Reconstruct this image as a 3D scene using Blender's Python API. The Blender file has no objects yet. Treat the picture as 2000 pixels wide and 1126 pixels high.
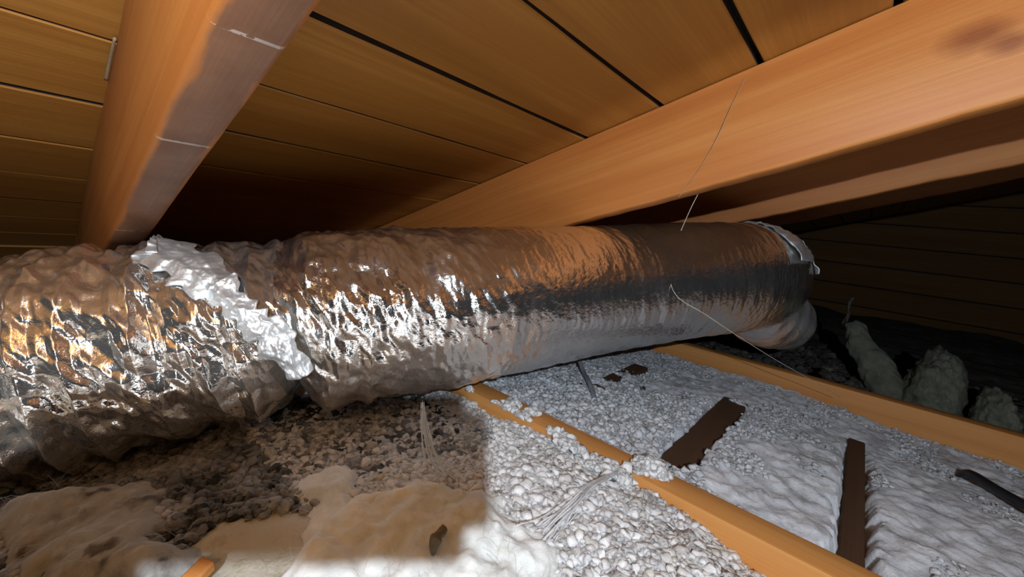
import bpy, bmesh, math, random
import numpy as np
from mathutils import Matrix, Vector

SC = bpy.context.scene
COL = SC.collection
Z0 = 0.425                                  # camera height above the plasterboard
PITCH = math.radians(18.43)                 # roof pitch

# ------------------------------------------------------------------ camera, world, light, exposure
CR = np.array([[0.6547925, -0.04555078, 0.75443483],
               [-0.74704745, -0.19054963, 0.63687592],
               [0.11474708, -0.98062019, -0.15879906]])     # world rows from camera (x right, y down, z forward)
RIGHT, UP, FWD = CR[:, 0], -CR[:, 1], CR[:, 2]
cam_d = bpy.data.cameras.new('camera')
cam_d.sensor_width = 36.0
cam_d.lens = 795.0 / 2000.0 * 36.0
cam_d.clip_start = 0.01
cam = bpy.data.objects.new('camera', cam_d)
COL.objects.link(cam)
M = Matrix.Identity(4)
for i in range(3):
    M[i][0], M[i][1], M[i][2] = RIGHT[i], UP[i], -FWD[i]
M[2][3] = Z0
cam.matrix_world = M
SC.camera = cam

world = bpy.data.worlds.new('world')
SC.world = world
world.use_nodes = True
world.node_tree.nodes['Background'].inputs[0].default_value = (0.55, 0.62, 0.75, 1)
world.node_tree.nodes['Background'].inputs[1].default_value = 0.014

LP = -0.27 * FWD + 0.03 * RIGHT + 0.089 * UP                # headlamp of the photographer
lamp_d = bpy.data.lights.new('headlamp', 'POINT')
lamp_d.energy = 26.0
lamp_d.color = (0.84, 0.93, 1.0)
lamp_d.shadow_soft_size = 0.0045
lamp = bpy.data.objects.new('headlamp', lamp_d)
COL.objects.link(lamp)
lamp.location = (LP[0], LP[1], LP[2] + Z0)

vs = SC.view_settings
vs.view_transform = 'Standard'
vs.look = 'None'
vs.exposure = 0.0
vs.gamma = 1.0
vs.use_curve_mapping = False

# ------------------------------------------------------------------ numeric helpers
rng = np.random.default_rng(7)
random.seed(7)


def _h(ix, iy, seed):
    n = (ix.astype(np.int64) * 374761393 + iy.astype(np.int64) * 668265263 + seed * 974711) & 0x7fffffff
    n = ((n ^ (n >> 13)) * 1274126177) & 0x7fffffff
    n = (n ^ (n >> 16)) & 0xffff
    return n / 65535.0 * 2 - 1


def vn(x, y, seed=0, wrap=None):
    x, y = np.broadcast_arrays(np.asarray(x, float), np.asarray(y, float))
    ix, iy = np.floor(x).astype(np.int64), np.floor(y).astype(np.int64)
    fx, fy = x - ix, y - iy
    fx, fy = fx * fx * (3 - 2 * fx), fy * fy * (3 - 2 * fy)
    iy1 = iy + 1
    if wrap:
        iy, iy1 = iy % wrap, iy1 % wrap
    a, b = _h(ix, iy, seed), _h(ix + 1, iy, seed)
    c, d = _h(ix, iy1, seed), _h(ix + 1, iy1, seed)
    return (a * (1 - fx) + b * fx) * (1 - fy) + (c * (1 - fx) + d * fx) * fy


def vl(x, y, seed=0, wrap=None):
    """like vn, but creased along the lattice: folded foil"""
    x, y = np.broadcast_arrays(np.asarray(x, float), np.asarray(y, float))
    ix, iy = np.floor(x).astype(np.int64), np.floor(y).astype(np.int64)
    fx, fy = x - ix, y - iy
    iy1 = iy + 1
    if wrap:
        iy, iy1 = iy % wrap, iy1 % wrap
    a, b = _h(ix, iy, seed), _h(ix + 1, iy, seed)
    c, d = _h(ix, iy1, seed), _h(ix + 1, iy1, seed)
    return np.where(fx + fy < 1, a + (b - a) * fx + (c - a) * fy, d + (c - d) * (1 - fx) + (b - d) * (1 - fy))


def fbm(x, y, seed=0, o=4):
    s, a, t = 0, 1, 0
    for k in range(o):
        s = s + a * vn(x * 2 ** k + 7.3 * k, y * 2 ** k - 3.1 * k, seed + k)
        t += a
        a *= .5
    return s / t


def sst(a, b, x):
    t = np.clip((np.asarray(x, float) - a) / (b - a), 0, 1)
    return t * t * (3 - 2 * t)


def ray(px, py):
    v = np.array([px - 1000, py - 563, 795.0])
    return CR @ v


def on_z(px, py, z):
    w = ray(px, py)
    return w * (z / w[2])


def on_x(px, py, x):
    w = ray(px, py)
    return w * (x / w[0])


def catmull(P, n):
    P = np.array(P, float)
    m = len(P)
    t = np.linspace(0, m - 1 - 1e-6, n)
    i = t.astype(int)
    f = (t - i)
    if P.ndim > 1:
        f = f[:, None]
    g = lambda k: P[np.clip(i + k, 0, m - 1)]
    a, b, c, d = g(-1), g(0), g(1), g(2)
    return .5 * (2 * b + (c - a) * f + (2 * a - 5 * b + 4 * c - d) * f ** 2 + (3 * b - a - 3 * c + d) * f ** 3)


# ------------------------------------------------------------------ object helpers
def mesh_np(name, V, F, smooth=True, tone=None):
    """V (n,3), F: (m,3) or (m,4) array or a list of such arrays."""
    me = bpy.data.meshes.new(name)
    if not isinstance(F, list):
        F = [F]
    F = [np.asarray(f, np.int32) for f in F if len(f)]
    V = np.asarray(V, np.float32)
    me.vertices.add(len(V))
    me.vertices.foreach_set('co', V.ravel())
    idx = np.concatenate([f.ravel() for f in F])
    tot = np.concatenate([np.full(len(f), f.shape[1], np.int32) for f in F])
    st = np.concatenate([[0], np.cumsum(tot)[:-1]]).astype(np.int32)
    me.loops.add(len(idx))
    me.loops.foreach_set('vertex_index', idx)
    me.polygons.add(len(tot))
    me.polygons.foreach_set('loop_start', st)
    me.polygons.foreach_set('use_smooth', np.full(len(tot), smooth, bool))
    if tone is not None:
        at = me.attributes.new('tone', 'FLOAT', 'POINT')
        at.data.foreach_set('value', np.asarray(tone, np.float32))
    me.update(calc_edges=True)
    me.validate()
    return me


def tag(o, label=None, cat=None, group=None, kind=None):
    if label:
        o['label'] = label
    if cat:
        o['category'] = cat
    if group:
        o['group'] = group
    if kind:
        o['kind'] = kind
    return o


def link(name, me, mat=None, parent=None, loc=None, rot=None):
    o = bpy.data.objects.new(name, me)
    COL.objects.link(o)
    if mat is not None and me is not None and not len(me.materials):
        me.materials.append(mat)
    if parent is not None:
        o.parent = parent
    if loc is not None:
        o.location = loc
    if rot is not None:
        o.rotation_euler = rot
    return o


def wobj(name, V, F, mat, smooth=True, parent=None, tone=None, base=None):
    """mesh given in camera-origin coordinates; the object's origin sits at base (its lowest centre)."""
    V = np.array(V, float)
    if parent is not None:
        pl = np.array(parent.location) - np.array([0, 0, Z0])
        return link(name, mesh_np(name, V - pl, F, smooth, tone), mat, parent)
    if base is None:
        base = np.array([(V[:, 0].min() + V[:, 0].max()) / 2, (V[:, 1].min() + V[:, 1].max()) / 2, V[:, 2].min()])
    base = np.array(base, float)
    return link(name, mesh_np(name, V - base, F, smooth, tone), mat, None, tuple(base + [0, 0, Z0]))


def empty(name, base):
    return link(name, None, loc=tuple(np.array(base, float) + [0, 0, Z0]))


def grid_faces(nu, nv, wrap_v=False):
    u = np.arange(nu - 1)[:, None]
    v = np.arange(nv if wrap_v else nv - 1)[None, :]
    v1 = (v + 1) % nv
    return np.stack(np.broadcast_arrays(u * nv + v, (u + 1) * nv + v, (u + 1) * nv + v1, u * nv + v1), -1).reshape(-1, 4)


def frames(C):
    T = np.gradient(C, axis=0)
    T /= np.linalg.norm(T, axis=1)[:, None]
    A = np.cross(T, [0, 0, 1.0])
    A /= np.linalg.norm(A, axis=1)[:, None] + 1e-9
    return T, A, np.cross(A, T)


def tube(P, rad, n=40, k=8, flat=1.0):
    C = catmull(P, n)
    T, A, B = frames(C)
    r = np.interp(np.linspace(0, 1, n), np.linspace(0, 1, np.size(rad)), np.atleast_1d(rad))
    th = np.linspace(0, 2 * np.pi, k, endpoint=False)
    V = C[:, None] + r[:, None, None] * (np.cos(th)[None, :, None] * A[:, None] + flat * np.sin(th)[None, :, None] * B[:, None])
    V = V.reshape(-1, 3)
    nV = len(V)
    V = np.vstack([V, C[:1], C[-1:]])
    a = np.arange(k)
    cap0 = np.stack([np.full(k, nV), (a + 1) % k, a], 1)
    cap1 = np.stack([np.full(k, nV + 1), (n - 1) * k + a, (n - 1) * k + (a + 1) % k], 1)
    return V, [grid_faces(n, k, True)[:, ::-1], np.vstack([cap0, cap1])]


# ------------------------------------------------------------------ materials
def new_mat(name):
    m = bpy.data.materials.new(name)
    m.use_nodes = True
    nt = m.node_tree
    b = nt.nodes['Principled BSDF']
    return m, nt, b


def nd(nt, t, **k):
    n = nt.nodes.new(t)
    for a, v in k.items():
        setattr(n, a, v)
    return n


def ramp(nt, fac, stops):
    r = nd(nt, 'ShaderNodeValToRGB')
    e = r.color_ramp.elements
    while len(e) < len(stops):
        e.new(0.5)
    for i, (p, c) in enumerate(stops):
        e[i].position = p
        e[i].color = (*c, 1)
    nt.links.new(fac, r.inputs[0])
    return r.outputs[0]


def noise(nt, vec, scale, detail=4, rough=.55, dist=0.0):
    n = nd(nt, 'ShaderNodeTexNoise')
    n.inputs['Scale'].default_value = scale
    n.inputs['Detail'].default_value = detail
    n.inputs['Roughness'].default_value = rough
    n.inputs['Distortion'].default_value = dist
    if vec is not None:
        nt.links.new(vec, n.inputs['Vector'])
    return n.outputs['Fac']


def mixc(nt, fac, a, b, mode='MIX'):
    m = nd(nt, 'ShaderNodeMix', data_type='RGBA', blend_type=mode)
    for s, v in ((m.inputs[0], fac), (m.inputs[6], a), (m.inputs[7], b)):
        if isinstance(v, (int, float)):
            s.default_value = v
        elif isinstance(v, tuple):
            s.default_value = (*v, 1)
        else:
            nt.links.new(v, s)
    return m.outputs[2]


def math_n(nt, op, a, b=None, c=None, clamp=False):
    m = nd(nt, 'ShaderNodeMath', operation=op, use_clamp=clamp)
    for s, v in zip(m.inputs, (a, b, c)):
        if v is None:
            continue
        if isinstance(v, (int, float)):
            s.default_value = v
        else:
            nt.links.new(v, s)
    return m.outputs[0]


def bump(nt, b, h, strength, dist):
    n = nd(nt, 'ShaderNodeBump')
    n.inputs['Strength'].default_value = strength
    n.inputs['Distance'].default_value = dist
    nt.links.new(h, n.inputs['Height'])
    nt.links.new(n.outputs[0], b.inputs['Normal'])


def wood(name, grain, dark, mid, light, rough=.55, knots=(), dust_shade=None, scuffs=()):
    """grain: 'X' or 'Y' is the local axis the grain runs along; knots = local points with radius."""
    m, nt, b = new_mat(name)
    tc = nd(nt, 'ShaderNodeTexCoord')
    oi = nd(nt, 'ShaderNodeObjectInfo')
    off = nd(nt, 'ShaderNodeVectorMath', operation='MULTIPLY_ADD')
    nt.links.new(oi.outputs['Random'], off.inputs[0])
    off.inputs[1].default_value = (13.0, 17.0, 29.0)
    nt.links.new(tc.outputs['Object'], off.inputs[2])
    co = off.outputs[0]
    raw = tc.outputs['Object']

    def mapped(l, c):
        mp = nd(nt, 'ShaderNodeMapping')
        mp.inputs['Scale'].default_value = (l, c, c) if grain == 'X' else (c, l, c)
        nt.links.new(co, mp.inputs['Vector'])
        return mp.outputs[0]
    f1 = noise(nt, mapped(1.1, 11), 1.0, 3, .5, .6)
    f2 = noise(nt, mapped(3.5, 240), 1.0, 3, .6)
    f3 = noise(nt, mapped(2.0, 70), 1.0, 3, .6, .3)
    s = math_n(nt, 'MULTIPLY_ADD', f1, .5, math_n(nt, 'MULTIPLY_ADD', f2, .25, math_n(nt, 'MULTIPLY', f3, .25)))
    c = ramp(nt, s, [(.32, dark), (.5, mid), (.66, light)])
    blot = noise(nt, co, 5.0, 4, .6)
    c = mixc(nt, math_n(nt, 'MULTIPLY', blot, .45), c, mid)
    for (p, r) in knots:
        v = nd(nt, 'ShaderNodeVectorMath', operation='SUBTRACT')
        nt.links.new(raw, v.inputs[0])
        v.inputs[1].default_value = p
        mp = nd(nt, 'ShaderNodeVectorMath', operation='MULTIPLY')
        nt.links.new(v.outputs[0], mp.inputs[0])
        mp.inputs[1].default_value = (1.0, .6, 1.0) if grain == 'Y' else (.6, 1.0, 1.0)
        le = nd(nt, 'ShaderNodeVectorMath', operation='LENGTH')
        nt.links.new(mp.outputs[0], le.inputs[0])
        d = math_n(nt, 'MULTIPLY_ADD', noise(nt, raw, 40, 2), r * .5, math_n(nt, 'SUBTRACT', le.outputs['Value'], r * .25))
        core = nd(nt, 'ShaderNodeMapRange')
        nt.links.new(d, core.inputs[0])
        for i_, v_ in zip((1, 2, 3, 4), (r * .35, r * 1.3, 1, 0)):
            core.inputs[i_].default_value = v_
        c = mixc(nt, math_n(nt, 'MULTIPLY', core.outputs[0], .75), c, (dark[0] * .55, dark[1] * .4, dark[2] * .4))
    if dust_shade:                                  # underside facing local -Z: dusty, with shading put into the dark tint
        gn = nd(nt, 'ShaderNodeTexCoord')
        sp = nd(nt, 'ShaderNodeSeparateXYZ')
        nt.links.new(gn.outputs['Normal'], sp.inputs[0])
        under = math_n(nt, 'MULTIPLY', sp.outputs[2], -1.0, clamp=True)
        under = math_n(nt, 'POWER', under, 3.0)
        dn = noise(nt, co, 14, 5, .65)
        dcol = ramp(nt, dn, [(.35, dust_shade[0]), (.65, dust_shade[1])])
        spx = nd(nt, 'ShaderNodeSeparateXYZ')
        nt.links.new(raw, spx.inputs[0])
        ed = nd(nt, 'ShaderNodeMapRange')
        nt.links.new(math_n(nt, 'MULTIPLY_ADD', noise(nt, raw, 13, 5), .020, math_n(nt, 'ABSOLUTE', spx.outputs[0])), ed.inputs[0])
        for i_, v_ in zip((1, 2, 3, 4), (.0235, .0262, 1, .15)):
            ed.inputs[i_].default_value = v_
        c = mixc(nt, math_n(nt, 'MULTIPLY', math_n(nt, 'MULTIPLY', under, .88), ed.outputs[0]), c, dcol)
        if scuffs:
            spo = nd(nt, 'ShaderNodeSeparateXYZ')
            nt.links.new(raw, spo.inputs[0])
            for (y, w) in scuffs:
                dy = math_n(nt, 'ABSOLUTE', math_n(nt, 'SUBTRACT', spo.outputs[1], y))
                k = math_n(nt, 'LESS_THAN', dy, w)
                k = math_n(nt, 'MULTIPLY', k, math_n(nt, 'GREATER_THAN', noise(nt, raw, 160, 2), .47))
                c = mixc(nt, math_n(nt, 'MULTIPLY', math_n(nt, 'MULTIPLY', k, under), .45), c, (.62, .56, .5))
    nt.links.new(c, b.inputs['Base Color'])
    b.inputs['Roughness'].default_value = rough
    b.inputs['Specular IOR Level'].default_value = .3
    bump(nt, b, f2, .25, .0012)
    return m


def plain(name, col, rough=.6, metal=0.0):
    m, nt, b = new_mat(name)
    tc = nd(nt, 'ShaderNodeTexCoord')
    n = noise(nt, tc.outputs['Object'], 60, 4)
    c = ramp(nt, n, [(.3, tuple(x * .75 for x in col)), (.7, tuple(min(1, x * 1.15) for x in col))])
    nt.links.new(c, b.inputs['Base Color'])
    b.inputs['Roughness'].default_value = rough
    b.inputs['Metallic'].default_value = metal
    return m


def foil(name, base, r0, r1, bscale, bstr, metal=1.0, stretch=(1, 1, 1)):
    m, nt, b = new_mat(name)
    tc = nd(nt, 'ShaderNodeTexCoord')
    mp = nd(nt, 'ShaderNodeMapping')
    mp.inputs['Scale'].default_value = stretch
    nt.links.new(tc.outputs['Object'], mp.inputs['Vector'])
    b.inputs['Metallic'].default_value = metal
    n = noise(nt, mp.outputs[0], 9, 4, .6)
    nt.links.new(ramp(nt, n, [(.3, tuple(x * .88 for x in base)), (.7, base)]), b.inputs['Base Color'])
    mr = nd(nt, 'ShaderNodeMapRange')
    nt.links.new(noise(nt, mp.outputs[0], 16, 3), mr.inputs[0])
    for i_, v_ in zip((1, 2, 3, 4), (.35, .65, r0, r1)):
        mr.inputs[i_].default_value = v_
    nt.links.new(mr.outputs[0], b.inputs['Roughness'])
    vo = nd(nt, 'ShaderNodeTexVoronoi', feature='F1')
    vo.inputs['Scale'].default_value = bscale
    wp = nd(nt, 'ShaderNodeVectorMath', operation='MULTIPLY_ADD')
    nn = nd(nt, 'ShaderNodeTexNoise')
    nn.inputs['Scale'].default_value = bscale * .6
    nt.links.new(mp.outputs[0], nn.inputs['Vector'])
    nt.links.new(nn.outputs['Color'], wp.inputs[0])
    wp.inputs[1].default_value = (.02, .02, .02)
    nt.links.new(mp.outputs[0], wp.inputs[2])
    nt.links.new(wp.outputs[0], vo.inputs['Vector'])
    h = math_n(nt, 'MULTIPLY_ADD', vo.outputs['Distance'], .6, noise(nt, mp.outputs[0], bscale * 2.2, 3, .6))
    bump(nt, b, h, bstr, .004)
    return m


def fluff(name, lo, hi, dirt_shade, dirt_amt, sss=.7, bscale=220, bs=.6):
    """mineral / glass wool: white with dusty patches; 'tone' (per point) is grime on the tufts, and painted shade at the lower left"""
    m, nt, b = new_mat(name)
    tc = nd(nt, 'ShaderNodeTexCoord')
    at = nd(nt, 'ShaderNodeAttribute', attribute_name='tone')
    n = noise(nt, tc.outputs['Object'], 22, 5, .6)
    c = ramp(nt, n, [(.3, lo), (.6, hi)])
    d = nd(nt, 'ShaderNodeMapRange')
    nt.links.new(noise(nt, tc.outputs['Object'], 34, 5, .65), d.inputs[0])
    for i_, v_ in zip((1, 2, 3, 4), (.52, .72, 0, dirt_amt)):
        d.inputs[i_].default_value = v_
    f = math_n(nt, 'ADD', d.outputs[0], at.outputs['Fac'], clamp=True)
    c = mixc(nt, f, c, dirt_shade)
    nt.links.new(c, b.inputs['Base Color'])
    b.inputs['Roughness'].default_value = .95
    b.inputs['Specular IOR Level'].default_value = .05
    b.inputs['Subsurface Weight'].default_value = sss
    b.inputs['Subsurface Radius'].default_value = (1, 1, .95)
    b.inputs['Subsurface Scale'].default_value = .010
    bump(nt, b, noise(nt, tc.outputs['Object'], bscale, 4, .7), bs, .004)
    return m


W_RAFTER = wood('rafter wood', 'Y', (.27, .080, .016), (.38, .130, .028), (.47, .190, .046), .5, dust_shade=((.095, .044, .027), (.17, .090, .056)), scuffs=((.205, .0012), (.345, .0016), (.62, .0012)))
W_RAFTER_KNOT = wood('knotty rafter wood', 'Y', (.37, .112, .024), (.49, .170, .040), (.57, .245, .070), .5, knots=(((-.02, -.139, .203), .011), ((-.02, -.118, .222), .016)))
W_RAFTER_FAR = wood('far rafter wood', 'Y', (.32, .105, .03), (.44, .16, .046), (.52, .225, .07), .6)
W_BOARD = wood('deck board wood', 'X', (.25, .097, .018), (.36, .150, .028), (.47, .225, .050), .42)
W_BOARD_EDGE = plain('grimy board edge', (.035, .018, .009), .9)  # near-black colour for the board sides along the gaps
W_JOIST = wood('joist wood', 'Y', (.38, .145, .035), (.50, .215, .058), (.57, .285, .088), .6)
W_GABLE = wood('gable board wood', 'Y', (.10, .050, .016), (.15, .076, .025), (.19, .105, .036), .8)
W_SLAT = wood('dark batten wood', 'X', (.045, .02, .009), (.065, .030, .013), (.08, .040, .018), .85)
FELT = plain('roofing felt', (.012, .011, .011), .9)
PLASTER = plain('plasterboard', (.12, .11, .095), .9)
FOIL_L = foil('crumpled foil', (.90, .88, .85), .05, .16, 70, .22, .935)
FOIL_R = foil('smooth foil', (.90, .88, .85), .10, .26, 90, .25, .975)
TAPE = foil('foil tape', (.93, .97, 1.0), .38, .55, 70, .25, .84)
FOIL_E = foil('dull foil', (.90, .88, .87), .18, .34, 60, .3, .85)
WOOL = fluff('white loose wool', (.80, .82, .86), (.92, .93, .95), (.44, .41, .32), .55)
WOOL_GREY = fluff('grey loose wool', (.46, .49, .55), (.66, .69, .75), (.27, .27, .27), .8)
WOOL_DIRTY_SHADED = fluff('dirty shade-dark wool', (.24, .255, .28), (.42, .44, .48), (.035, .036, .038), .8)  # dusty wool, with a dark cool colour picked for its shadow zone
WOOL_DARK = fluff('gloom-dark loose wool', (.05, .048, .044), (.10, .095, .088), (.02, .018, .016), .8)  # near black in place of the gloom over the far bay
BATT = fluff('cream glass wool', (.66, .71, .72), (.84, .88, .89), (.50, .50, .44), .45, bscale=420, bs=.35)
BATT_SHADED = fluff('shade-dark glass wool', (.27, .28, .285), (.36, .37, .37), (.10, .095, .09), .7, bscale=420, bs=.35)  # darker than the other batt, standing in for the hand's shadow
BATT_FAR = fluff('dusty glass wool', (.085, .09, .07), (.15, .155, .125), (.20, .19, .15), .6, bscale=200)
CABLE_GREY = plain('grey cable sheath', (.22, .23, .26), .4)
CABLE_BLACK = plain('black cable sheath', (.018, .018, .022), .35)
THREAD = plain('thread', (.40, .27, .15), .5)
THREAD_PALE = plain('pale thread', (.55, .52, .46), .4)
DEBRIS = plain('grey brown debris', (.14, .12, .085), .8)
CHIP = plain('dark chip', (.02, .018, .016), .7)
PALE_WOOD = plain('pale splinter wood', (.30, .20, .12), .6)

NR = np.array([0, math.sin(PITCH), math.cos(PITCH)])      # roof normal (up)
DR = np.array([0, math.cos(PITCH), -math.sin(PITCH)])     # down-slope direction
ROT = (-PITCH, 0, 0)

# ------------------------------------------------------------------ setting: floor, back wall, roof deck
def box_mesh(name, x0, x1, y0, y1, z0, z1, c=.0015):
    bm = bmesh.new()
    bmesh.ops.create_cube(bm, size=1)
    for v in bm.verts:
        v.co = ((x0 + x1) / 2 + v.co.x * (x1 - x0), (y0 + y1) / 2 + v.co.y * (y1 - y0), (z0 + z1) / 2 + v.co.z * (z1 - z0))
    if c:
        bmesh.ops.bevel(bm, geom=bm.edges[:], offset=c, segments=1, affect='EDGES')
    me = bpy.data.meshes.new(name)
    bm.to_mesh(me)
    bm.free()
    return me


tag(link('floor', box_mesh('floor', -1.3, 3.65, -3.2, 1.80, -.012, 0, 0), PLASTER), 'plasterboard under the loose insulation', kind='structure')
tag(link('wall_back', box_mesh('wall_back', -1.3, 3.65, 1.76, 1.80, 0, .15, 0), W_JOIST), 'low wooden plate at the eave where the roof meets the floor', kind='structure')

ceiling = tag(link('ceiling', None, loc=(0, 0, Z0), rot=ROT), 'sloping roof deck of stained wooden boards', kind='structure')
HD = .29
WX0 = 3.62
PW = .1390


def board_mesh(seed, n=90, gap=.002, darkened=True):
    """one board: length along x from -1.2, width along y, thickness along z, slightly crooked edges"""
    w = PW - gap
    c = .0016
    prof = [(c, 0), (w - c, 0), (w, c), (w, .018), (0, .018), (0, c)]
    xs = np.linspace(-1.2, WX0, n)
    e0 = .0010 * vn(xs * 3.0, 0, seed) + .0006 * vn(xs * 14, 0, seed + 1)
    e1 = .0010 * vn(xs * 3.0, 5, seed + 2) + .0006 * vn(xs * 14, 5, seed + 3)
    V = []
    for i, x in enumerate(xs):
        for (y, z) in prof:
            V.append((x, y + (e0[i] if y < w / 2 else e1[i]), z))
    k = len(prof)
    F = grid_faces(n, k, True)
    ends = np.array([[0, 1, 2, 5], [2, 3, 4, 5]])
    me = mesh_np('board', V, [F, np.vstack([ends[:, ::-1], ends + (n - 1) * k])], False)
    me.materials.append(W_BOARD)
    me.materials.append(W_BOARD_EDGE)
    if darkened:
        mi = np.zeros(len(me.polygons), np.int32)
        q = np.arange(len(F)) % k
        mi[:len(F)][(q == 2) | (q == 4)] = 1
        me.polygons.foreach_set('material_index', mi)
    return me


B_MESH = {}
seam0 = .259 * HD
k0, k1 = -18, 12
GAPS = {-2: .006, -1: .0065, 0: .006, 1: .0078, 2: .0052, 3: .0068, 4: .0045}
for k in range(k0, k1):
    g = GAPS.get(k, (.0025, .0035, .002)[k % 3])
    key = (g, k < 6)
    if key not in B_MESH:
        B_MESH[key] = board_mesh(3 + 7 * len(B_MESH), gap=g, darkened=k < 6)
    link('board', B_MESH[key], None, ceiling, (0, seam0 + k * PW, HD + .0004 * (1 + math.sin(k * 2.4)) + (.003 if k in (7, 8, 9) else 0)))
link('roofing_felt', box_mesh('roofing_felt', -1.2, WX0, seam0 + k0 * PW, seam0 + k1 * PW, HD + .024, HD + .030, 0), FELT, ceiling)

WX = 3.6
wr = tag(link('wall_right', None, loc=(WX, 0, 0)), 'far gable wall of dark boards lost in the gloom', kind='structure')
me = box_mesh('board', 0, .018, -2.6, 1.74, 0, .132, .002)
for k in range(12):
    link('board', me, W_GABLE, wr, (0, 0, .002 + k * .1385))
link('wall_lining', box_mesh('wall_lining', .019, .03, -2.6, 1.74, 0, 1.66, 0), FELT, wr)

# ------------------------------------------------------------------ rafters
def timber_mesh(name, w, y0, y1, z0, z1, seed, n=160, c=.004, wane=.0015):
    prof = []
    for (cx, cz, a0) in ((-w / 2 + c, z0 + c, 180), (w / 2 - c, z0 + c, 270), (w / 2 - c * .4, z1 - c * .4, 0), (-w / 2 + c * .4, z1 - c * .4, 90)):
        r = c if cz < (z0 + z1) / 2 else c * .4
        for t in (0, 45, 90):
            a = math.radians(a0 + t)
            prof.append((cx + r * math.cos(a), cz + r * math.sin(a)))
    prof = np.array(prof)
    k = len(prof)
    ys = np.linspace(y0, y1, n)
    V = np.zeros((n, k, 3))
    V[..., 0] = prof[:, 0]
    V[..., 1] = ys[:, None]
    V[..., 2] = prof[:, 1]
    V[..., 0] += wane * vn(ys * 4, 0, seed)[:, None] * .8
    low = prof[:, 1] < (z0 + z1) / 2
    d = wane * (vn(ys * 9, 0, seed + 1) + .5 * vn(ys * 40, 3, seed + 2))
    V[:, low, 2] += d[:, None]
    mid = (z0 + z1) / 2
    V = V.reshape(-1, 3)
    nV = len(V)
    V = np.vstack([V, [[0, y0, mid], [0, y1, mid]]])
    a = np.arange(k)
    caps = np.vstack([np.stack([np.full(k, nV), a, (a + 1) % k], 1), np.stack([np.full(k, nV + 1), (n - 1) * k + (a + 1) % k, (n - 1) * k + a], 1)])
    me = mesh_np(name, V, [grid_faces(n, k, True)[:, ::-1], caps], True)
    return me


def rafter(x0, x1, mat, label, seed, h0=.145):
    me = timber_mesh('rafter', x1 - x0, -1.15, 1.31, h0, HD - .0008, seed)
    o = link('rafter', me, mat, None, ((x0 + x1) / 2, 0, Z0), ROT)
    for p in me.polygons:
        pass
    return tag(o, label, 'rafter', 'roof rafters')


rafter(.054, .088, W_RAFTER, 'near left rafter with dusty brown underside, tinted darker for shade, running down onto the crumpled foil', 3)
rafter(.655, .694, W_RAFTER_KNOT, 'broad bright orange rafter with a thread across its face, upper right', 13)
rafter(1.165, 1.203, W_RAFTER_FAR, 'rafter just behind the bright one, only its lower edge lit', 23)
rafter(1.79, 1.828, W_RAFTER_FAR, 'third dark rafter, behind the lower lit edge and the end of the foil duct', 33, .180)

# ------------------------------------------------------------------ ceiling joists
def joist(x0, x1, label, seed, y0=-1.4, y1=1.74):
    me = timber_mesh('joist', x1 - x0, y0, y1, -.1395, 0, seed, c=.003)
    o = link('joist', me, W_JOIST, None, ((x0 + x1) / 2, 0, Z0 - .285))
    return tag(o, label, 'joist', 'ceiling joists')


joist(.462, .503, 'orange joist between the white granular wool and the grey bay with battens', 5)
joist(1.190, 1.230, 'far orange joist behind the grey bay, its side showing above the wool', 15)

# ------------------------------------------------------------------ battens (dark strips in the grey bay)
def batten(x0, x1, y, w, z, label):
    me = box_mesh('batten', x0, x1, y - w / 2, y + w / 2, -.016, 0, .002)
    o = link('batten', me, W_SLAT, None, (0, 0, Z0 + z))
    return tag(o, label, 'batten', 'dark wooden battens')


BAT = [(.535, .945, .1485, .047, -.312), (.535, .965, -.0500, .024, -.318), (.62, .95, .362, .036, -.306)]
batten(*BAT[0], 'short dark brown batten lying slanted in the middle of the grey wool')
batten(*BAT[1], 'dark brown batten standing out upright in the grey wool, nearer the right edge')
batten(*BAT[2], 'mostly buried brown batten beside the grey cable under the duct')

# ------------------------------------------------------------------ loose insulation
ICO = []
for s in range(10):
    bm = bmesh.new()
    bmesh.ops.create_icosphere(bm, subdivisions=2, radius=1)
    v = np.array([x.co[:] for x in bm.verts])
    f = np.array([[q.index for q in x.verts] for x in bm.faces])
    bm.free()
    d = 1 + .40 * vn(v[:, 0] * 1.5 + 4 * s, v[:, 1] * 1.5 + v[:, 2] * 1.1, s) + .20 * vn(v[:, 0] * 3.4, v[:, 2] * 3.4 + v[:, 1] * 2.9 + 9 * s, s + 50) + .15 * rng.normal(size=len(v))
    ICO.append((v * d[:, None], f))


ICO_S = []
for s in range(8):
    bm = bmesh.new()
    bmesh.ops.create_icosphere(bm, subdivisions=1, radius=1)
    v = np.array([x.co[:] for x in bm.verts])
    f = np.array([[q.index for q in x.verts] for x in bm.faces])
    bm.free()
    ICO_S.append((v * (1 + .35 * rng.normal(size=(len(v), 1)).clip(-1, 1)), f))


def tufts(P, rad, tone, flat=.75):
    Vs, Fs, Ts = [], [], []
    off = 0
    for (p, r, t) in zip(P, rad, tone):
        v, f = ICO[rng.integers(10)] if r > .0034 else ICO_S[rng.integers(8)]
        q = rng.normal(size=4)
        q /= np.linalg.norm(q)
        a, b, c, d = q
        Rm = np.array([[a*a+b*b-c*c-d*d, 2*(b*c-a*d), 2*(b*d+a*c)], [2*(b*c+a*d), a*a-b*b+c*c-d*d, 2*(c*d-a*b)], [2*(b*d-a*c), 2*(c*d+a*b), a*a-b*b-c*c+d*d]])
        w = (v * rng.uniform(.7, 1.3, 3)) @ Rm.T * r
        w[:, 2] *= flat
        Vs.append(w + p)
        Fs.append(f + off)
        Ts.append(np.full(len(v), t))
        off += len(v)
    return np.vstack(Vs), np.vstack(Fs), np.concatenate(Ts)


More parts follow.
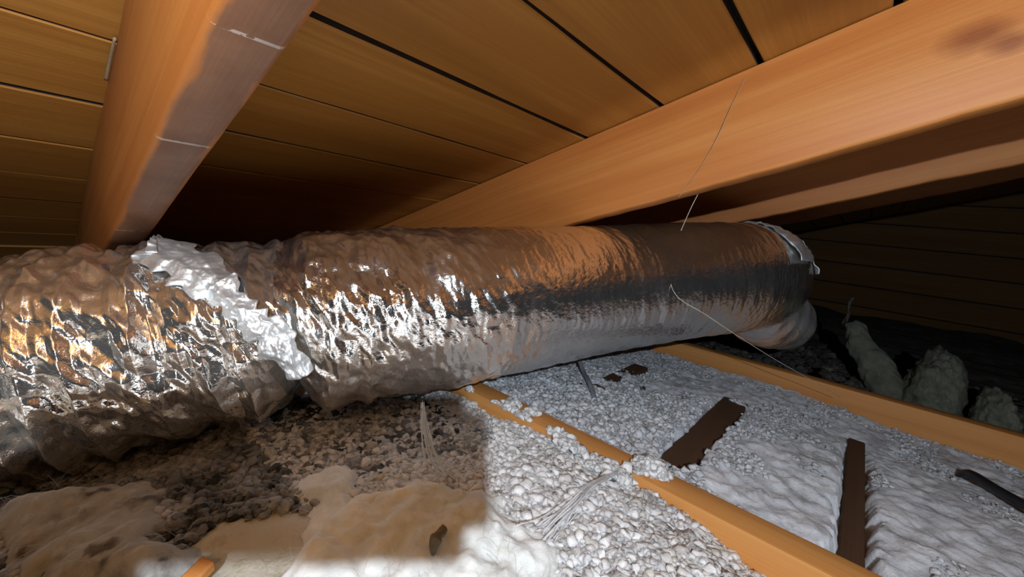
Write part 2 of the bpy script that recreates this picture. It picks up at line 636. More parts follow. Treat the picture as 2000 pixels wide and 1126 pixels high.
def z_bayA(x, y):
    z = -.293 + .010 * fbm(x * 9, y * 9, 3) + .004 * fbm(x * 40, y * 40, 9)
    z = z - .012 * sst(.18, .0, x) + .012 * sst(.46, .36, x) * sst(.5, .2, y) 
    z = z - .016 * np.exp(-((y - .42) / .12) ** 2) * sst(.05, .2, x)
    z = z - .030 * sst(.36, .455, x) * sst(.13, -.02, y) - .006 * sst(.44, .462, x) * (.5 + vn(x * 0, y * 18, 77))
    t = np.clip(((x + .4) * .913 - (y - .74) * .40) / .98, -.4, .75)          # the duct presses the wool down
    ax, ay, az = -.4 + .97 * .913 * t, .74 - .97 * .37 * t, -.253 + .13 * t
    dd = np.hypot(x - ax, y - ay)
    under = az - np.sqrt(np.clip(.128 ** 2 - dd ** 2, 0, None))
    return np.where(dd < .125, np.minimum(z, under), z)


def z_bayB(x, y):
    z = -.297 - .030 * sst(.62, 1.15, x) - .022 * sst(.15, -.3, y) * sst(.6, 1.1, x)
    z = z + .009 * fbm(x * 8, y * 8, 31) + .0045 * fbm(x * 34, y * 34, 37) + .0022 * vn(x * 20 + 8 * y + .8 * vn(x * 15, y * 15, 43), y * 62 - x * 20 + 1.2 * vn(x * 12, y * 12, 44), 41)
    z = z + .0024 * (.5 - np.abs(vn(x * 30 + 12 * y, y * 80 - x * 28 + 1.5 * vn(x * 20, y * 20, 46), 47))) + .0032 * fbm(x * 75, y * 75, 49, 3) + .0026 * fbm(x * 130, y * 130, 48, 2)
    for i, (x0, x1, yc, w, zb) in enumerate(BAT):
        e = .006 * vn(x * 60, y * 0 + i, 61 + i) + .003 * vn(x * 150, y * 0, 71 + i)
        m = sst(w / 2 + .010, w / 2 - .001, np.abs(y - yc) + e)
        xa, xb = (.555, .925) if i == 0 else (.48, .93) if i == 1 else (.0, .0)
        m = m * sst(xa - .006, xa + .006, x + e) * sst(xb + .006, xb - .006, x + e)
        if i == 2:
            m = m * 0 + np.exp(-(((x - .726) / .012) ** 2 + ((y - .355) / .014) ** 2)) + np.exp(-(((x - .806) / .018) ** 2 + ((y - .363) / .012) ** 2))
            m = np.clip(m * 1.5, 0, 1)
        z = z * (1 - m) + np.minimum(z, zb - .012) * m
    return z


def z_bayC(x, y):
    return -.335 + .03 * fbm(x * 5, y * 5, 91) + .006 * fbm(x * 30, y * 30, 95)


def in_batten(P):
    k = np.zeros(len(P), bool)
    for i, (x0, x1, yc, w, zb) in enumerate(BAT[:2]):
        k |= (np.abs(P[:, 1] - yc) < w / 2 + .002) & (P[:, 0] > (.56 if i == 0 else .48)) & (P[:, 0] < .925)
    for (cx, cy, r) in ((.726, .355, .014), (.806, .363, .018)):
        k |= np.hypot(P[:, 0] - cx, P[:, 1] - cy) < r
    return k


def bay(x0, x1, y0, y1, step, zf, mat, label, cl, dirt_shade=None):
    nx, ny = int((x1 - x0) / step) + 1, int((y1 - y0) / step) + 1
    X, Y = np.meshgrid(np.linspace(x0, x1, nx), np.linspace(y0, y1, ny), indexing='ij')
    Zf = zf(X, Y)
    V = np.stack([X, Y, Zf], -1).reshape(-1, 3)
    F = grid_faces(nx, ny)
    T = dirt_shade(V[:, 0], V[:, 1]) if dirt_shade else np.zeros(len(V))
    Vs, Fs = [V], [F]
    parts = []
    off = len(V)
    if cl:
        P, r, t = cl
        tv, tf, tt = tufts(P, r, t)
        Vs.append(tv)
        T = np.concatenate([T, tt])
        tri = tf + off
    else:
        tri = np.zeros((0, 3), int)
    # skirt closes the field down to the plasterboard so it is a body, not a sheet
    V = np.vstack(Vs)
    o = wobj('loose_insulation', V, [F, tri] if len(tri) else [F], mat, True, tone=T, base=((x0 + x1) / 2, (y0 + y1) / 2, -.425))
    return tag(o, label, 'insulation', kind='stuff')


def scatter(n, x0, x1, y0, y1, zf, r0, r1, keep=None, lift=.35):
    P = np.stack([rng.uniform(x0, x1, n), rng.uniform(y0, y1, n), np.zeros(n)], 1)
    if keep is not None:
        P = P[keep(P)]
    r = r0 + (r1 - r0) * rng.random(len(P)) ** 2
    P[:, 2] = zf(P[:, 0], P[:, 1]) + r * lift
    return P, r


# bay A: white granular wool on the near side of the first joist
Pa, ra = scatter(26000, .16, .478, -.10, .56, z_bayA, .0014, .0074, lambda P: (P[:, 0] < .464 + .014 * vn(P[:, 1] * 26, 0 * P[:, 1], 5)) & (P[:, 0] > .20 - .12 * sst(.3, .5, P[:, 1])))
lap = Pa[:, 0] > .460
ok = ~(lap & (Pa[:, 1] < .17))
Pa, ra, lap = Pa[ok], ra[ok], lap[ok]
Pa[lap, 2] = -.284 + ra[lap] * .4
for (px_, py_, sx, sy, hh, n_) in ((1272, 918, .014, .020, .014, 240), (1035, 806, .010, .010, .006, 60), (1190, 918, .012, .03, .004, 120), (1110, 870, .008, .02, .004, 60), (1000, 790, .012, .012, .003, 60)):
    q = on_z(px_, py_, -.283)
    g = rng.normal(size=(n_, 2)) * .6
    ok = np.hypot(g[:, 0], g[:, 1]) < 1.2
    g = g[ok]
    rr = rng.uniform(.0026, .0065, len(g))
    P_ = np.stack([q[0] + g[:, 0] * sx, q[1] + g[:, 1] * sy, -.283 + hh * np.exp(-(g ** 2).sum(1) * 1.5) * rng.random(len(g)) + rr * .3], 1)
    Pa, ra = np.vstack([Pa, P_]), np.concatenate([ra, rr])
ta = np.clip(.12 * rng.random(len(Pa)) + .55 * (rng.random(len(Pa)) < .04), 0, 1)
bay(-.35, .461, -.55, 1.2, .004, z_bayA, WOOL, 'bright white granular wool in front of the near joist', (Pa, ra, ta),
    lambda x, y: .85 * sst(.24, .10, x) * sst(.22, .32, y))  # tone darkens the ground at left in place of the hand's shadow

# bay B: grey wool with the battens
Pb, rb = scatter(26000, .505, 1.188, -.36, .60, z_bayB, .0014, .0062,
                 lambda P: ~in_batten(P) & (vn(P[:, 0] * 14, P[:, 1] * 14, 333) + 2.2 * sst(.90, .58, P[:, 0]) * sst(.05, .30, P[:, 1]) + .25 * (P[:, 1] > .3) > .12 + .15 * (P[:, 1] < .1)), .05)
near = sst(.95, .6, Pb[:, 0]) * sst(.0, .25, Pb[:, 1])
rb *= .75 + .55 * near
tb = np.clip(.25 * rng.random(len(Pb)) + .6 * (rng.random(len(Pb)) < .05), 0, 1)
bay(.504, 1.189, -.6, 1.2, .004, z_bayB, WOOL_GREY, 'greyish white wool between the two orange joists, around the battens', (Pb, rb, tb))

# bay C and the buried bay to the left
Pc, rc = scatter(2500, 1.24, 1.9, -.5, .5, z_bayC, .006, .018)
bay(1.232, 3.59, -2.6, 1.3, .020, z_bayC, WOOL_DARK, 'wool beyond the far joist, coloured near black for the gloom there', (Pc, rc, .6 * rng.random(len(Pc))))

# dusty granules below the duct, their colour darkened for the shade there
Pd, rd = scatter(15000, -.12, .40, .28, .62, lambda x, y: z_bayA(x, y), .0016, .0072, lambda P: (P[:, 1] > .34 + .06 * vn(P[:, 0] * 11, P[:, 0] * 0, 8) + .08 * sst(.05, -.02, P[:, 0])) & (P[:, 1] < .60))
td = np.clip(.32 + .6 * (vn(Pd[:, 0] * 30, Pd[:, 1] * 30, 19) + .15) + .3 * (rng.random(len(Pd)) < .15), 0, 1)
tv, tf, tt = tufts(Pd, rd, td)
tag(wobj('dusty_shade_granules', tv, tf, WOOL_DIRTY_SHADED, tone=tt), 'dusty clumps of wool under the duct, shade painted into their colour', 'insulation', kind='stuff')

# ------------------------------------------------------------------ glass wool batts (soft mounds with pulled-up peaks and loose fibres)
def inside_dist(X, Y, poly):
    """signed distance to a polygon, positive inside"""
    poly = np.array(poly)
    d = np.full(X.shape, 1e9)
    ins = np.zeros(X.shape, bool)
    for i in range(len(poly)):
        a, b = poly[i], poly[(i + 1) % len(poly)]
        e = b - a
        t = np.clip(((X - a[0]) * e[0] + (Y - a[1]) * e[1]) / (e @ e), 0, 1)
        d = np.minimum(d, np.hypot(X - a[0] - t * e[0], Y - a[1] - t * e[1]))
        c = (a[1] > Y) != (b[1] > Y)
        ins ^= c & (X < (b[0] - a[0]) * (Y - a[1]) / (b[1] - a[1] + 1e-12) + a[0])
    return np.where(ins, d, -d)


def batt_obj(px_poly, zref, hgt, edge, mat, label, seed, peaks=(), step=.0025, nf=900, flen=.03, frad=.00014, grp=None, ridge=None, dirt_shade=0.0):
    poly = [on_z(px, py, zref)[:2] for px, py in px_poly]
    q = np.array(poly)
    x0, y0 = q.min(0) - .01
    x1, y1 = q.max(0) + .01
    nx, ny = int((x1 - x0) / step) + 2, int((y1 - y0) / step) + 2
    X, Y = np.meshgrid(np.linspace(x0, x1, nx), np.linspace(y0, y1, ny), indexing='ij')
    D = inside_dist(X, Y, poly) + .026 * fbm(X * 18, Y * 18, seed + 3)
    m = np.clip(D / edge, 0, 1)
    m = m * m * (3 - 2 * m)
    base = z_bayA(X, Y) - .004
    Zt = base + hgt * m * (1 + .4 * fbm(X * 11, Y * 11, seed)) + .0050 * m * fbm(X * 50, Y * 50, seed + 5) + .0022 * m * fbm(X * 150, Y * 150, seed + 6, 2)
    Zt += m * .004 * vn(X * 20 + 9 * Y, Y * 55 - X * 16, seed + 11)
    for (px, py, hh, ww) in peaks:
        p = on_z(px, py, zref)
        d = np.hypot((X - p[0]), (Y - p[1])) * (1 + .35 * vn(np.arctan2(Y - p[1], X - p[0]) * 2.2, X * 0, seed + 21))
        Zt += hh * np.exp(-d / ww) * np.clip(m * 2, 0, 1)
    keep = D > -.006
    top = np.stack([X, Y, Zt], -1).reshape(-1, 3)
    bot = top.copy()
    bot[:, 2] = base.ravel() - .012
    F = grid_faces(nx, ny)
    kv = keep.ravel()
    F = F[kv[F].all(1)]
    used, inv = np.unique(F, return_inverse=True)
    top, bot = top[used], bot[used]
    F = inv.reshape(-1, 4)
    n = len(used)
    # boundary wall
    E = np.vstack([F[:, [0, 1]], F[:, [1, 2]], F[:, [2, 3]], F[:, [3, 0]]])
    key = {}
    for a, b in E:
        key[(a, b)] = 1
    be = np.array([(a, b) for (a, b) in key if (b, a) not in key])
    walls = np.stack([be[:, 1], be[:, 0], be[:, 0] + n, be[:, 1] + n], 1)
    V = np.vstack([top, bot])
    tone = np.zeros(len(V))
    if dirt_shade:
        s = vn(V[:, 0] * 55, V[:, 1] * 55, seed + 31) * .6 + .4 * vn(V[:, 0] * 140, V[:, 1] * 140, seed + 32)
        tone = dirt_shade * sst(.35, .6, s)
    t = empty('glass_wool_batt', ((x0 + x1) / 2, (y0 + y1) / 2, float(base.min()) - .012))
    tag(t, label, 'insulation', grp)
    wobj('wool_body', V, [F, walls], mat, True, t, tone=tone)
    # loose fibres
    idx = rng.integers(0, n, nf)
    S = top[idx]
    ang = rng.uniform(0, 2 * np.pi, nf)
    L = flen * rng.uniform(.4, 1.3, nf)
    s = np.linspace(0, 1, 6)
    curl = rng.normal(0, .45, nf)
    hx = np.cumsum(np.cos(ang[:, None] + curl[:, None] * s) * L[:, None] / 6, 1)
    hy = np.cumsum(np.sin(ang[:, None] + curl[:, None] * s) * L[:, None] / 6, 1)
    hz = (rng.uniform(.0, .35, nf)[:, None] * np.sin(s * np.pi) * L[:, None]) - .0008
    C = np.stack([S[:, 0, None] + hx, S[:, 1, None] + hy, S[:, 2, None] + hz], -1)
    th = np.array([0, 2.094, 4.189])
    ring = np.stack([np.cos(th) * 0, np.cos(th), np.sin(th)], -1)
    perp = np.stack([-np.sin(ang), np.cos(ang), 0 * ang], -1)
    off = frad * (np.cos(th)[None, :, None] * perp[:, None] + np.sin(th)[None, :, None] * np.array([0, 0, 1.0]))
    FV = (C[:, :, None] + off[:, None]).reshape(-1, 3)
    gf = grid_faces(6, 3, True)
    FF = (gf[None] + (np.arange(nf) * 18)[:, None, None]).reshape(-1, 4)
    f = wobj('loose_fibres', FV, FF, mat, True, t, tone=np.zeros(len(FV)))
    tag(f, kind='stuff')
    return t


batt_obj([(-60, 985), (60, 935), (200, 915), (330, 880), (380, 940), (360, 1000), (440, 1060), (400, 1110), (380, 1180), (-60, 1220)],
         -.285, .022, .05, BATT_SHADED, 'flat tan mat of glass wool at the lower left, hand shadow painted into its colour', 200, nf=120, dirt_shade=.9)
batt_obj([(545, 900), (600, 872), (690, 868), (760, 930), (800, 910), (850, 905), (900, 930), (965, 925), (1010, 960), (1060, 1020), (1130, 1060), (1160, 1126), (1180, 1230), (1250, 1600), (520, 1600), (430, 1140), (420, 1080), (520, 1050), (560, 980)],
         -.275, .024, .05, BATT, 'torn cream glass wool batt with a pulled up peak, bottom centre', 300,
         peaks=((822, 905, .062, .009), (700, 900, .010, .02), (985, 975, .012, .03)), nf=420)

# bundles of fibres pulled out of the wool
def strand_bundle(pts, spread, n, label, mat, seed, rad=.0007):
    r_ = np.random.default_rng(seed)
    Vs, Fq, Ft, off = [], [], [], 0
    pts = np.array(pts)
    w = np.interp(np.linspace(0, 1, len(pts)), np.linspace(0, 1, len(spread)), spread)
    for _ in range(n):
        p = pts + r_.normal(size=(1, 3)) * w[:, None] * np.array([1, 1, .45]) + r_.normal(size=pts.shape) * w[:, None] * .35
        V, (a, b_) = tube(p, [rad * r_.uniform(.6, 2.2), rad * r_.uniform(.8, 2.6), rad * .4], 26, 6)
        Vs.append(V)
        Fq.append(a + off)
        Ft.append(b_ + off)
        off += len(V)
    V = np.vstack(Vs)
    return tag(wobj('wool_strand', V, [np.vstack(Fq), np.vstack(Ft)], mat, tone=np.zeros(len(V))), label, 'insulation')


strand_bundle([on_z(1030, 1075, -.276), on_z(1075, 1030, -.272), on_z(1115, 990, -.268), on_z(1155, 948, -.268), on_z(1205, 922, -.274)], [.009, .006, .003, .0015, .001], 30,
              'twisted white wool strand pulled out towards the near joist', WOOL, 5, .0005)
pk = on_z(822, 905, -.275)
strand_bundle([pk + [.012, -.03, -.005], pk + [.004, -.010, .012], pk + [0, 0, .045], pk + [.003, .010, .068]], [.010, .004, .002, .001], 11,
              'wisp of cream wool standing up from the torn batt', BATT, 6, .0004)

# far mounds in the dark bay
def mound(px_poly, x, label, seed, depth=.12):
    P = np.array([on_x(px, py, x) for px, py in px_poly])
    c = P.mean(0)
    bm = bmesh.new()
    bmesh.ops.create_icosphere(bm, subdivisions=5, radius=1)
    v = np.array([q.co[:] for q in bm.verts])
    f = np.array([[q.index for q in g.verts] for g in bm.faces])
    bm.free()
    s = (P.max(0) - P.min(0)) / 2
    d = 1 + .26 * fbm(v[:, 0] * 1.4 + v[:, 2] * 1.3 + seed, v[:, 1] * 1.4 - v[:, 2], seed, 2) + .13 * fbm(v[:, 0] * 9 + v[:, 2] * 7, v[:, 1] * 9 - v[:, 2] * 6, seed + 7, 4)
    w = v * d[:, None] * np.array([depth, max(s[1], .02), max(s[2], .02)]) * np.array([1, .8, .85])
    return tag(wobj('wool_mound', w + c, f, BATT_FAR, tone=np.zeros(len(w))), label, 'insulation')


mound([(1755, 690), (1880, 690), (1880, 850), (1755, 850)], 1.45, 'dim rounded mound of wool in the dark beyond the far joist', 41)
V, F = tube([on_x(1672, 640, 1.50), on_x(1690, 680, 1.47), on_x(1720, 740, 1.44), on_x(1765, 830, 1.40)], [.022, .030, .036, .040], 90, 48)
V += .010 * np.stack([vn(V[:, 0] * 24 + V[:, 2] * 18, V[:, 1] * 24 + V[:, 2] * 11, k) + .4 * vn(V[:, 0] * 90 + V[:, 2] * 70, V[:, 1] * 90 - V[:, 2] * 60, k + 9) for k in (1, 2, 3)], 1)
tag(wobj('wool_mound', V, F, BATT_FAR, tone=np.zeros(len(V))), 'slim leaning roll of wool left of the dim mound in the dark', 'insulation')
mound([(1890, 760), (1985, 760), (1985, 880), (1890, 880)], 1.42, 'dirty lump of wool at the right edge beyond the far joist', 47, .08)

# ------------------------------------------------------------------ the foil duct
def sleeve(P, Rr, n, k, disp, name, mat, parent, close_end=False):
    C = catmull(P, n)
    T, A, B = frames(C)
    r = catmull(np.array(Rr), n)
    th = np.linspace(0, 2 * np.pi, k, endpoint=False)
    s = np.concatenate([[0], np.cumsum(np.linalg.norm(np.diff(C, axis=0), axis=1))])
    S, TH = np.meshgrid(s, th, indexing='ij')
    d, ds = disp(S, TH, s[-1], C[:, 0][:, None])
    N = np.cos(th)[None, :, None] * A[:, None] + np.sin(th)[None, :, None] * B[:, None]
    V = C[:, None] + (r[:, None] + d)[..., None] * N + ds[..., None] * T[:, None]
    V = V.reshape(-1, 3)
    return wobj(name, V, grid_faces(n, k, True)[:, ::-1], mat, True, parent), (C, A, B, T, r, s, d)


duct = empty('foil_duct', (.45, .45, -.425))
tag(duct, 'long silver foil insulated air duct running under the rafters', 'air duct')


def ring_noise(S, TH, f_s, f_t, seed):
    """wrinkles running round the duct: fast along it, slow around it"""
    kt = max(2, int(f_t))
    return vn(S * f_s, TH / (2 * np.pi) * kt, seed, kt)


def fold(S, TH, f_s, f_t, seed):
    kt = max(2, int(f_t))
    return vl(S * f_s, TH / (2 * np.pi) * kt, seed, kt)


def disp_right(S, TH, L, X):
    near = sst(.60, .26, X)
    a = .0011 + .0016 * near
    d = a * ring_noise(S + .012 * ring_noise(S, TH, 9, 7, 77), TH, 62, 5, 1)
    d = d + .0010 * (1 - np.abs(ring_noise(S, TH, 130, 9, 2))) * (.6 + near)
    d = d + near * (.0044 * fold(S, TH, 42, 20, 3) + .0028 * fold(S + .01 * ring_noise(S, TH, 20, 9, 8), TH, 100, 44, 4) + .0012 * fold(S, TH, 210, 90, 7))
    d = d + .004 * ring_noise(S, TH, 3.2, 3, 5) + .0005 * ring_noise(S, TH, 180, 60, 6)
    # rolled hem by the tape
    bot = sst(.25, -.35, np.sin(TH))
    d = d - (.010 + .034 * bot) * sst(.045, .0, S) ** 1.5 + .006 * bot * np.exp(-((S - .055) / .018) ** 2)
    return d, 0 * d


def disp_left(S, TH, L, X):
    low = sst(.15, -.45, np.sin(TH)) * sst(-.6, .2, np.cos(TH))
    warp = .8 * ring_noise(S, TH, 7, 3, 17) + .22 * ring_noise(S, TH, 22, 12, 18)
    ph = S / .033 + warp + .25 * np.sin(TH)
    tri = np.abs((ph % 1.0) - .5) * 2                      # creased pleats running round the duct
    ph2 = S / .061 + 1.3 * ring_noise(S, TH, 5, 3, 27)
    tri2 = np.abs((ph2 % 1.0) - .5) * 2
    mod = .75 + .25 * ring_noise(S, TH, 9, 6, 19)
    d = (.0065 + .0105 * low) * (tri ** 1.3 - .5) * mod + .0050 * (tri2 - .5)
    d = d + .0044 * fold(S + .02 * ring_noise(S, TH, 9, 6, 31), TH, 30, 14, 13) + .0042 * fold(S, TH, 62, 34, 14)
    d = d + .0020 * fold(S, TH, 150, 80, 15)
    e = sst(.050, .0, L - S)
    d = d * (1 - .5 * e) - (.004 + .038 * sst(.25, -.35, np.sin(TH))) * e ** 1.5
    return d, .004 * fold(S, TH, 20, 9, 16)


PR = [(.212, .560, -.164), (.40, .468, -.137), (.66, .382, -.109), (.85, .287, -.080), (1.0, .212, -.064), (1.09, .19, -.063), (1.17, .21, -.075), (1.22, .27, -.10)]
RR = [.112, .117, .118, .118, .118, .116, .110, .095]
_, INFO_R = sleeve(PR, RR, 900, 360, disp_right, 'smooth_sleeve', FOIL_R, duct)
PL = [(-.80, .80, -.285), (-.4, .74, -.253), (-.1, .68, -.222), (.1, .62, -.190), (.232, .558, -.172)]
RL = [.118, .118, .118, .117, .114]
_, INFO_L = sleeve(PL, RL, 900, 320, disp_left, 'crumpled_sleeve', FOIL_L, duct)
duct.children[0]['label'] = 'smoother foil sleeve on the right'
duct.children[1]['label'] = 'deeply crumpled foil sleeve on the left'

# slanting wrap of foil tape over the joint: from the rafter down to the hem
nb, nw = 220, 40
tt_ = np.linspace(0, 1, nb)
px = np.interp(tt_, [0, .25, .5, .75, 1], [300, 372, 455, 525, 592])
py = np.interp(tt_, [0, .25, .5, .75, 1], [470, 522, 590, 650, 732])


def surf_point(x, y, extra):
    """nearest crossing of the pixel's ray with the duct body"""
    w = ray(x, y)
    w = w / np.linalg.norm(w)
    best = None
    for (C, A, B, T, r, s, d) in (INFO_L, INFO_R):
        R_ = r + extra + .004
        # march
        ts = np.linspace(.3, 1.0, 500)
        Q = ts[:, None] * w[None]
        Cs = C[::6]
        dd = np.linalg.norm(Q[:, None] - Cs[None], axis=2)
        j = dd.argmin(1)
        g = dd[np.arange(len(ts)), j] - R_[::6][j]
        h = np.where(g < 0)[0]
        if len(h):
            t = ts[h[0]]
        else:
            t = ts[g.argmin()]
        if best is None or t < best:
            best = t
    return w * best


cen = np.array([surf_point(a, b_, .002) for a, b_ in zip(px, py)])
for _ in range(12):
    cen[1:-1] = (cen[:-2] + cen[1:-1] * 2 + cen[2:]) / 4
axp = catmull(PR, 400)
axl = catmull(PL, 400)
allax = np.vstack([axl, axp])
nrm = np.array([c - allax[np.linalg.norm(allax - c, axis=1).argmin()] for c in cen])
nrm /= np.linalg.norm(nrm, axis=1)[:, None]
tan = np.gradient(cen, axis=0)
tan /= np.linalg.norm(tan, axis=1)[:, None]
bi = np.cross(nrm, tan)
bi /= np.linalg.norm(bi, axis=1)[:, None]
hw = np.interp(tt_, [0, .2, .5, .8, 1], [.024, .026, .015, .017, .012])
ww = np.linspace(-1, 1, nw)
U_, W_ = np.meshgrid(tt_ * .42, ww, indexing='ij')
edge = 1 + .35 * vn(U_ * 70, np.sign(W_) * 3.0, 81) * np.abs(W_)
Vt = cen[:, None] + (hw[:, None] * W_ * edge)[..., None] * bi[:, None]
hgt = .003 + .0035 * fbm(U_ * 60, W_ * 2.2, 83, 3) + .0025 * (1 - np.abs(vn(U_ * 30, W_ * 3, 84))) - .006 * np.abs(W_) ** 2
Vt = Vt + hgt[..., None] * nrm[:, None]
Vt = Vt.reshape(-1, 3)
Vi = Vt - np.repeat(nrm, nw, 0) * .0012
F = grid_faces(nb, nw)
n_ = len(Vt)
rim = []
idx = np.arange(n_).reshape(nb, nw)
for line in (idx[0], idx[-1][::-1], idx[::-1, 0], idx[:, -1]):
    rim.append(np.stack([line[:-1], line[1:], line[1:] + n_, line[:-1] + n_], 1))
o = wobj('foil_tape', np.vstack([Vt, Vi]), [F, F[:, ::-1] + n_, np.vstack(rim)], TAPE, True, duct)
o['label'] = 'slanting wrap of pale foil tape over the joint'


# far end: tape ring, elbow and collar
def disp_elbow(S, TH, L, X):
    d = .003 * ring_noise(S, TH, 40, 5, 51) + .002 * ring_noise(S, TH, 60, 20, 52) + .004 * ring_noise(S, TH, 12, 4, 53)
    return d, 0 * d


PE = [(1.07, .205, -.105), (1.16, .168, -.142), (1.23, .140, -.166), (1.28, .120, -.178), (1.30, .112, -.182)]
sleeve(PE, [.080, .084, .080, .062, .004], 160, 120, disp_elbow, 'far_elbow', FOIL_E, duct)


def tape_ring(s0, th0, th1, wid, seed, name='end_tape'):
    C, A, B, T, r, s, d = INFO_R
    nu, nv = 60, 14
    th = np.linspace(th0, th1, nu)
    ws = np.linspace(-wid / 2, wid / 2, nv)
    V = np.zeros((nu, nv, 3))
    for i, t in enumerate(th):
        for j, w in enumerate(ws):
            q = s0 + w + .006 * vn(np.array(t * 3.0), np.array(0.0), seed)
            c = np.array([np.interp(q, s, C[:, m]) for m in range(3)])
            a = np.array([np.interp(q, s, A[:, m]) for m in range(3)])
            b_ = np.array([np.interp(q, s, B[:, m]) for m in range(3)])
            rr = np.interp(q, s, r) + .006 + .004 * float(vn(np.array(t * 9.0), np.array(w * 120), seed + 1))
            V[i, j] = c + rr * (math.cos(t) * a + math.sin(t) * b_)
    Vt = V.reshape(-1, 3)
    cc = np.array([np.interp(s0, s, C[:, m]) for m in range(3)])
    Vi = Vt + (cc - Vt) * .012
    F = grid_faces(nu, nv)
    n = len(Vt)
    idx = np.arange(n).reshape(nu, nv)
    rim = [np.stack([l[:-1], l[1:], l[1:] + n, l[:-1] + n], 1) for l in (idx[0], idx[-1][::-1], idx[::-1, 0], idx[:, -1])]
    return wobj(name, np.vstack([Vt, Vi]), [F, F[:, ::-1] + n, np.vstack(rim)], TAPE, True, duct)


Ltot = INFO_R[5][-1]
o = tape_ring(Ltot - .20, .45, 2.3, .050, 61)
o['label'] = 'pale tape strip at the far end of the duct'
tape_ring(Ltot - .145, .25, 1.1, .034, 67)

# scraps of foil catching the light in the dark
def scrap(p, size, label, seed):
    n = 9
    X, Y = np.meshgrid(np.linspace(-1, 1, n), np.linspace(-1, 1, n), indexing='ij')
    Zz = .5 * vn(X * 2 + seed, Y * 2, seed) + .3 * vn(X * 5, Y * 5, seed + 1)
    V = np.stack([X * size[0], Zz * size[1], Y * size[2]], -1).reshape(-1, 3)
    V2 = V + np.array([.0004, .0006, 0])
    F = grid_faces(n, n)
    idx = np.arange(n * n).reshape(n, n)
    rim = [np.stack([l[:-1], l[1:], l[1:] + n * n, l[:-1] + n * n], 1) for l in (idx[0], idx[-1][::-1], idx[::-1, 0], idx[:, -1])]
    return tag(wobj('foil_scrap', np.vstack([V, V2]) + p, [F, F[:, ::-1] + n * n, np.vstack(rim)], FOIL_L, False), label, 'foil')


scrap(on_x(1655, 612, 1.60), (.012, .012, .05), 'small upright foil scrap glinting in the dark beyond the duct end', 3)
scrap(on_x(1615, 728, 1.26), (.05, .03, .010), 'flat foil scrap glinting on top of the far joist', 9)

# ------------------------------------------------------------------ cables, debris, threads
a, b_ = on_z(1138, 722, -.285), on_z(1166, 792, -.298)
V, F = tube([a + [.05, .05, .02], a, (a + b_) / 2 + [0, 0, .006], b_, b_ + [-.02, -.03, -.025]], .0048, 60, 12, .7)
tag(wobj('cable', V, F, CABLE_GREY), 'grey cable coming down into the wool below the duct', 'cable')
a, b_, c_ = on_z(1893, 925, -.325), on_z(1945, 955, -.318), on_z(2010, 992, -.312)
V, F = tube([a + (a - b_) * .3 + [0, 0, -.02], a, b_, c_, c_ + (c_ - b_)], .0075, 60, 12)
tag(wobj('cable', V, F, CABLE_BLACK), 'black cable on the grey wool at the right edge', 'cable')

p0, p1, p2 = on_z(868, 1030, -.248), on_z(852, 1052, -.249), on_z(846, 1085, -.258)
V, F = tube([p0, p1, p2], [.0028, .0050, .0008], 40, 10, .6)
V += .0012 * np.stack([vn(V[:, 0] * 300, V[:, 1] * 300, k) for k in (1, 2, 3)], 1)
tag(wobj('debris', V, F, DEBRIS), 'dark twig-like bit of debris on the cream wool', 'debris')
p = on_z(1257, 762, -.288)
V, F = tube([p + [-.006, -.004, .004], p + [0, 0, .005], p + [.006, .005, .004]], [.0012, .0030, .0012], 14, 8)
tag(wobj('debris', V, F, CHIP), 'tiny black chip on the grey wool below the duct', 'debris')
p = on_z(376, 1128, -.276)
me = box_mesh('wood_scrap', -.013, .013, -.006, .006, -.006, .004, .0015)
tag(link('wood_scrap', me, W_JOIST, None, (p[0], p[1], p[2] + Z0), (.1, -.2, .5)), 'broken bit of orange wood at the bottom left', 'wood scrap')


def thread(pts, mat, label, r=.0005, n=60):
    V, F = tube(pts, r, n, 6)
    return tag(wobj('thread', V, F, mat), label, 'thread')


thread([on_x(1457, 150, .650), on_x(1432, 200, .646), on_x(1390, 290, .645), on_x(1345, 360, .647), on_x(1325, 385, .650)], THREAD, 'thin brown thread hanging slantwise across the bright rafter')
thread([on_x(1366, 374, .70), on_x(1350, 405, .69), on_x(1330, 450, .672)], THREAD_PALE, 'short thread hanging from the bright rafter to the duct', .0006)
thread([on_x(1308, 525, .70), on_x(1312, 560, .69), on_x(1330, 585, .69), on_x(1375, 612, .70), on_x(1440, 655, .74), on_x(1520, 705, .86), on_x(1600, 750, 1.0), on_x(1640, 775, 1.10)], THREAD_PALE, 'pale curling thread hanging from the duct over the far joist', .0005, 90)

pa, pb = .287 * ray(224, 70) / (ray(224, 70) @ NR), .287 * ray(207, 152) / (ray(207, 152) @ NR)
V, F = tube([pa - NR * .002, pb - NR * .002], [.0012, .0016], 12, 8, .8)
tag(wobj('splinter', V, F, PALE_WOOD), 'pale splinter of wood wedged where the left rafter meets the deck', 'splinter')

# ------------------------------------------------------------------ the phone that takes the picture (it throws the square shadow on the wool)
def phone():
    bm = bmesh.new()
    bmesh.ops.create_cube(bm, size=1)
    for v in bm.verts:
        v.co = (v.co.x * .1425, v.co.y * .0601, v.co.z * .0078)
    ve = [e for e in bm.edges if abs((e.verts[0].co - e.verts[1].co).z) > .005]
    bmesh.ops.bevel(bm, geom=ve, offset=.010, segments=5, affect='EDGES')
    bmesh.ops.bevel(bm, geom=[e for e in bm.edges if len(e.link_faces) == 2 and e.calc_face_angle(0) > 1.2], offset=.0012, segments=2, affect='EDGES')
    me = bpy.data.meshes.new('phone_body')
    bm.to_mesh(me)
    bm.free()
    return me


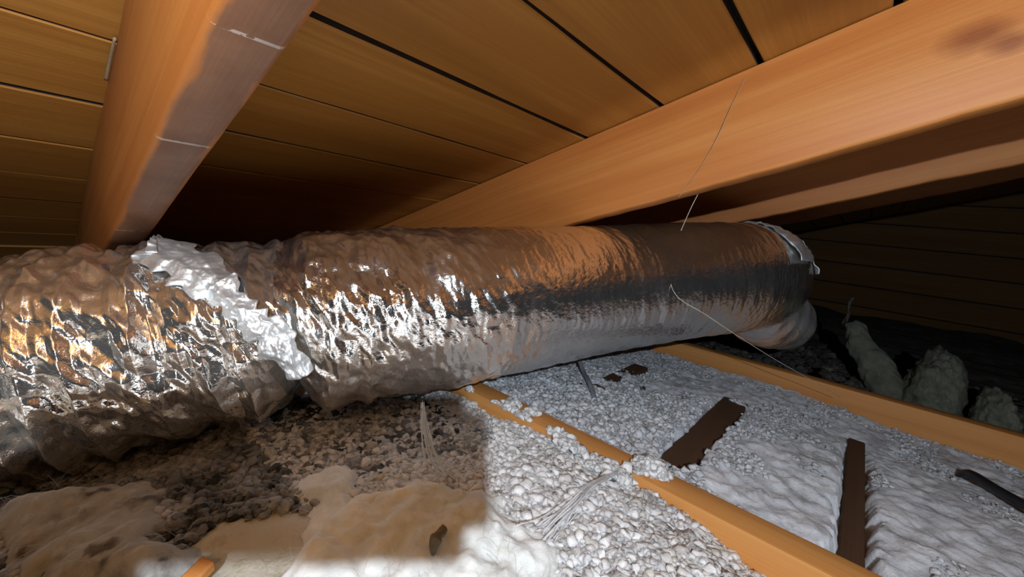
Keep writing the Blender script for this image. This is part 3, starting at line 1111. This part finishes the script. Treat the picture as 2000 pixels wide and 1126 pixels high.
c = np.array([-.06175, -.01455, 0])            # centre of the body relative to the lens: right, up
pos = c[0] * RIGHT + c[1] * UP - FWD * .0075
ph = link('smartphone', None, loc=(pos[0], pos[1], pos[2] + Z0))
ph.rotation_euler = M.to_euler()
tag(ph, 'black smartphone held level at the viewpoint, taking the picture', 'phone')
link('phone_body', phone(), CABLE_BLACK, ph)
for (lx, ly) in ((.06175, .01455), (.06175, -.0045)):
    bm = bmesh.new()
    bmesh.ops.create_cone(bm, cap_ends=True, segments=24, radius1=.0065, radius2=.006, depth=.0015)
    me = bpy.data.meshes.new('lens')
    bm.to_mesh(me)
    bm.free()
    link('lens', me, CHIP, ph, (lx, ly, -.0049))


# hand and forearm that hold the phone's far end
def hand():
    V, E, Rd = [(-.120, -.040, -.012)], [], [.017]

    def chain(start, pts, rads):
        p = start
        for q, r in zip(pts, rads):
            V.append(q)
            Rd.append(r)
            E.append((p, len(V) - 1))
            p = len(V) - 1
        return p
    palm = chain(0, [(-.146, -.042, -.020), (-.180, -.050, -.026), (-.220, -.068, -.040), (-.262, -.130, -.075), (-.31, -.23, -.12)], [.030, .038, .042, .046, .050])
    root = 1
    for k_, (y, L) in enumerate(((.012, .95), (-.007, 1.05), (-.026, 1.0), (-.044, .8))):
        chain(root, [(-.146, y, -.006), (-.140, y + .002, .012), (-.120, y + .003, .0135), (-.120 + .024 * L, y + .002, .0125)], [.0105, .0095, .0088, .0072])
    chain(root, [(-.138, -.020, -.030), (-.112, -.008, -.0235), (-.088, .002, -.0205)], [.013, .0105, .0085])
    me = bpy.data.meshes.new('hand')
    me.from_pydata(V, E, [])
    o = bpy.data.objects.new('person', me)
    COL.objects.link(o)
    md = o.modifiers.new('skin', 'SKIN')
    V = [(x - .003, y - .004, z) for (x, y, z) in V]
    me.vertices.foreach_set('co', np.array(V, np.float32).ravel())
    for i_, r in enumerate(Rd):
        me.skin_vertices[0].data[i_].radius = (r, r)
        me.skin_vertices[0].data[i_].use_root = i_ == 1
    o.modifiers.new('sub', 'SUBSURF').levels = 2
    o.modifiers['sub'].render_levels = 2
    for p_ in me.polygons:
        p_.use_smooth = True
    me.materials.append(SKIN)
    return o


SKIN = plain('skin', (.42, .24, .17), .55)
o = hand()
o.matrix_world = Matrix.Translation(-FWD * .0075) @ M
tag(o, 'person reaching in with one bare hand round the smartphone', 'person')
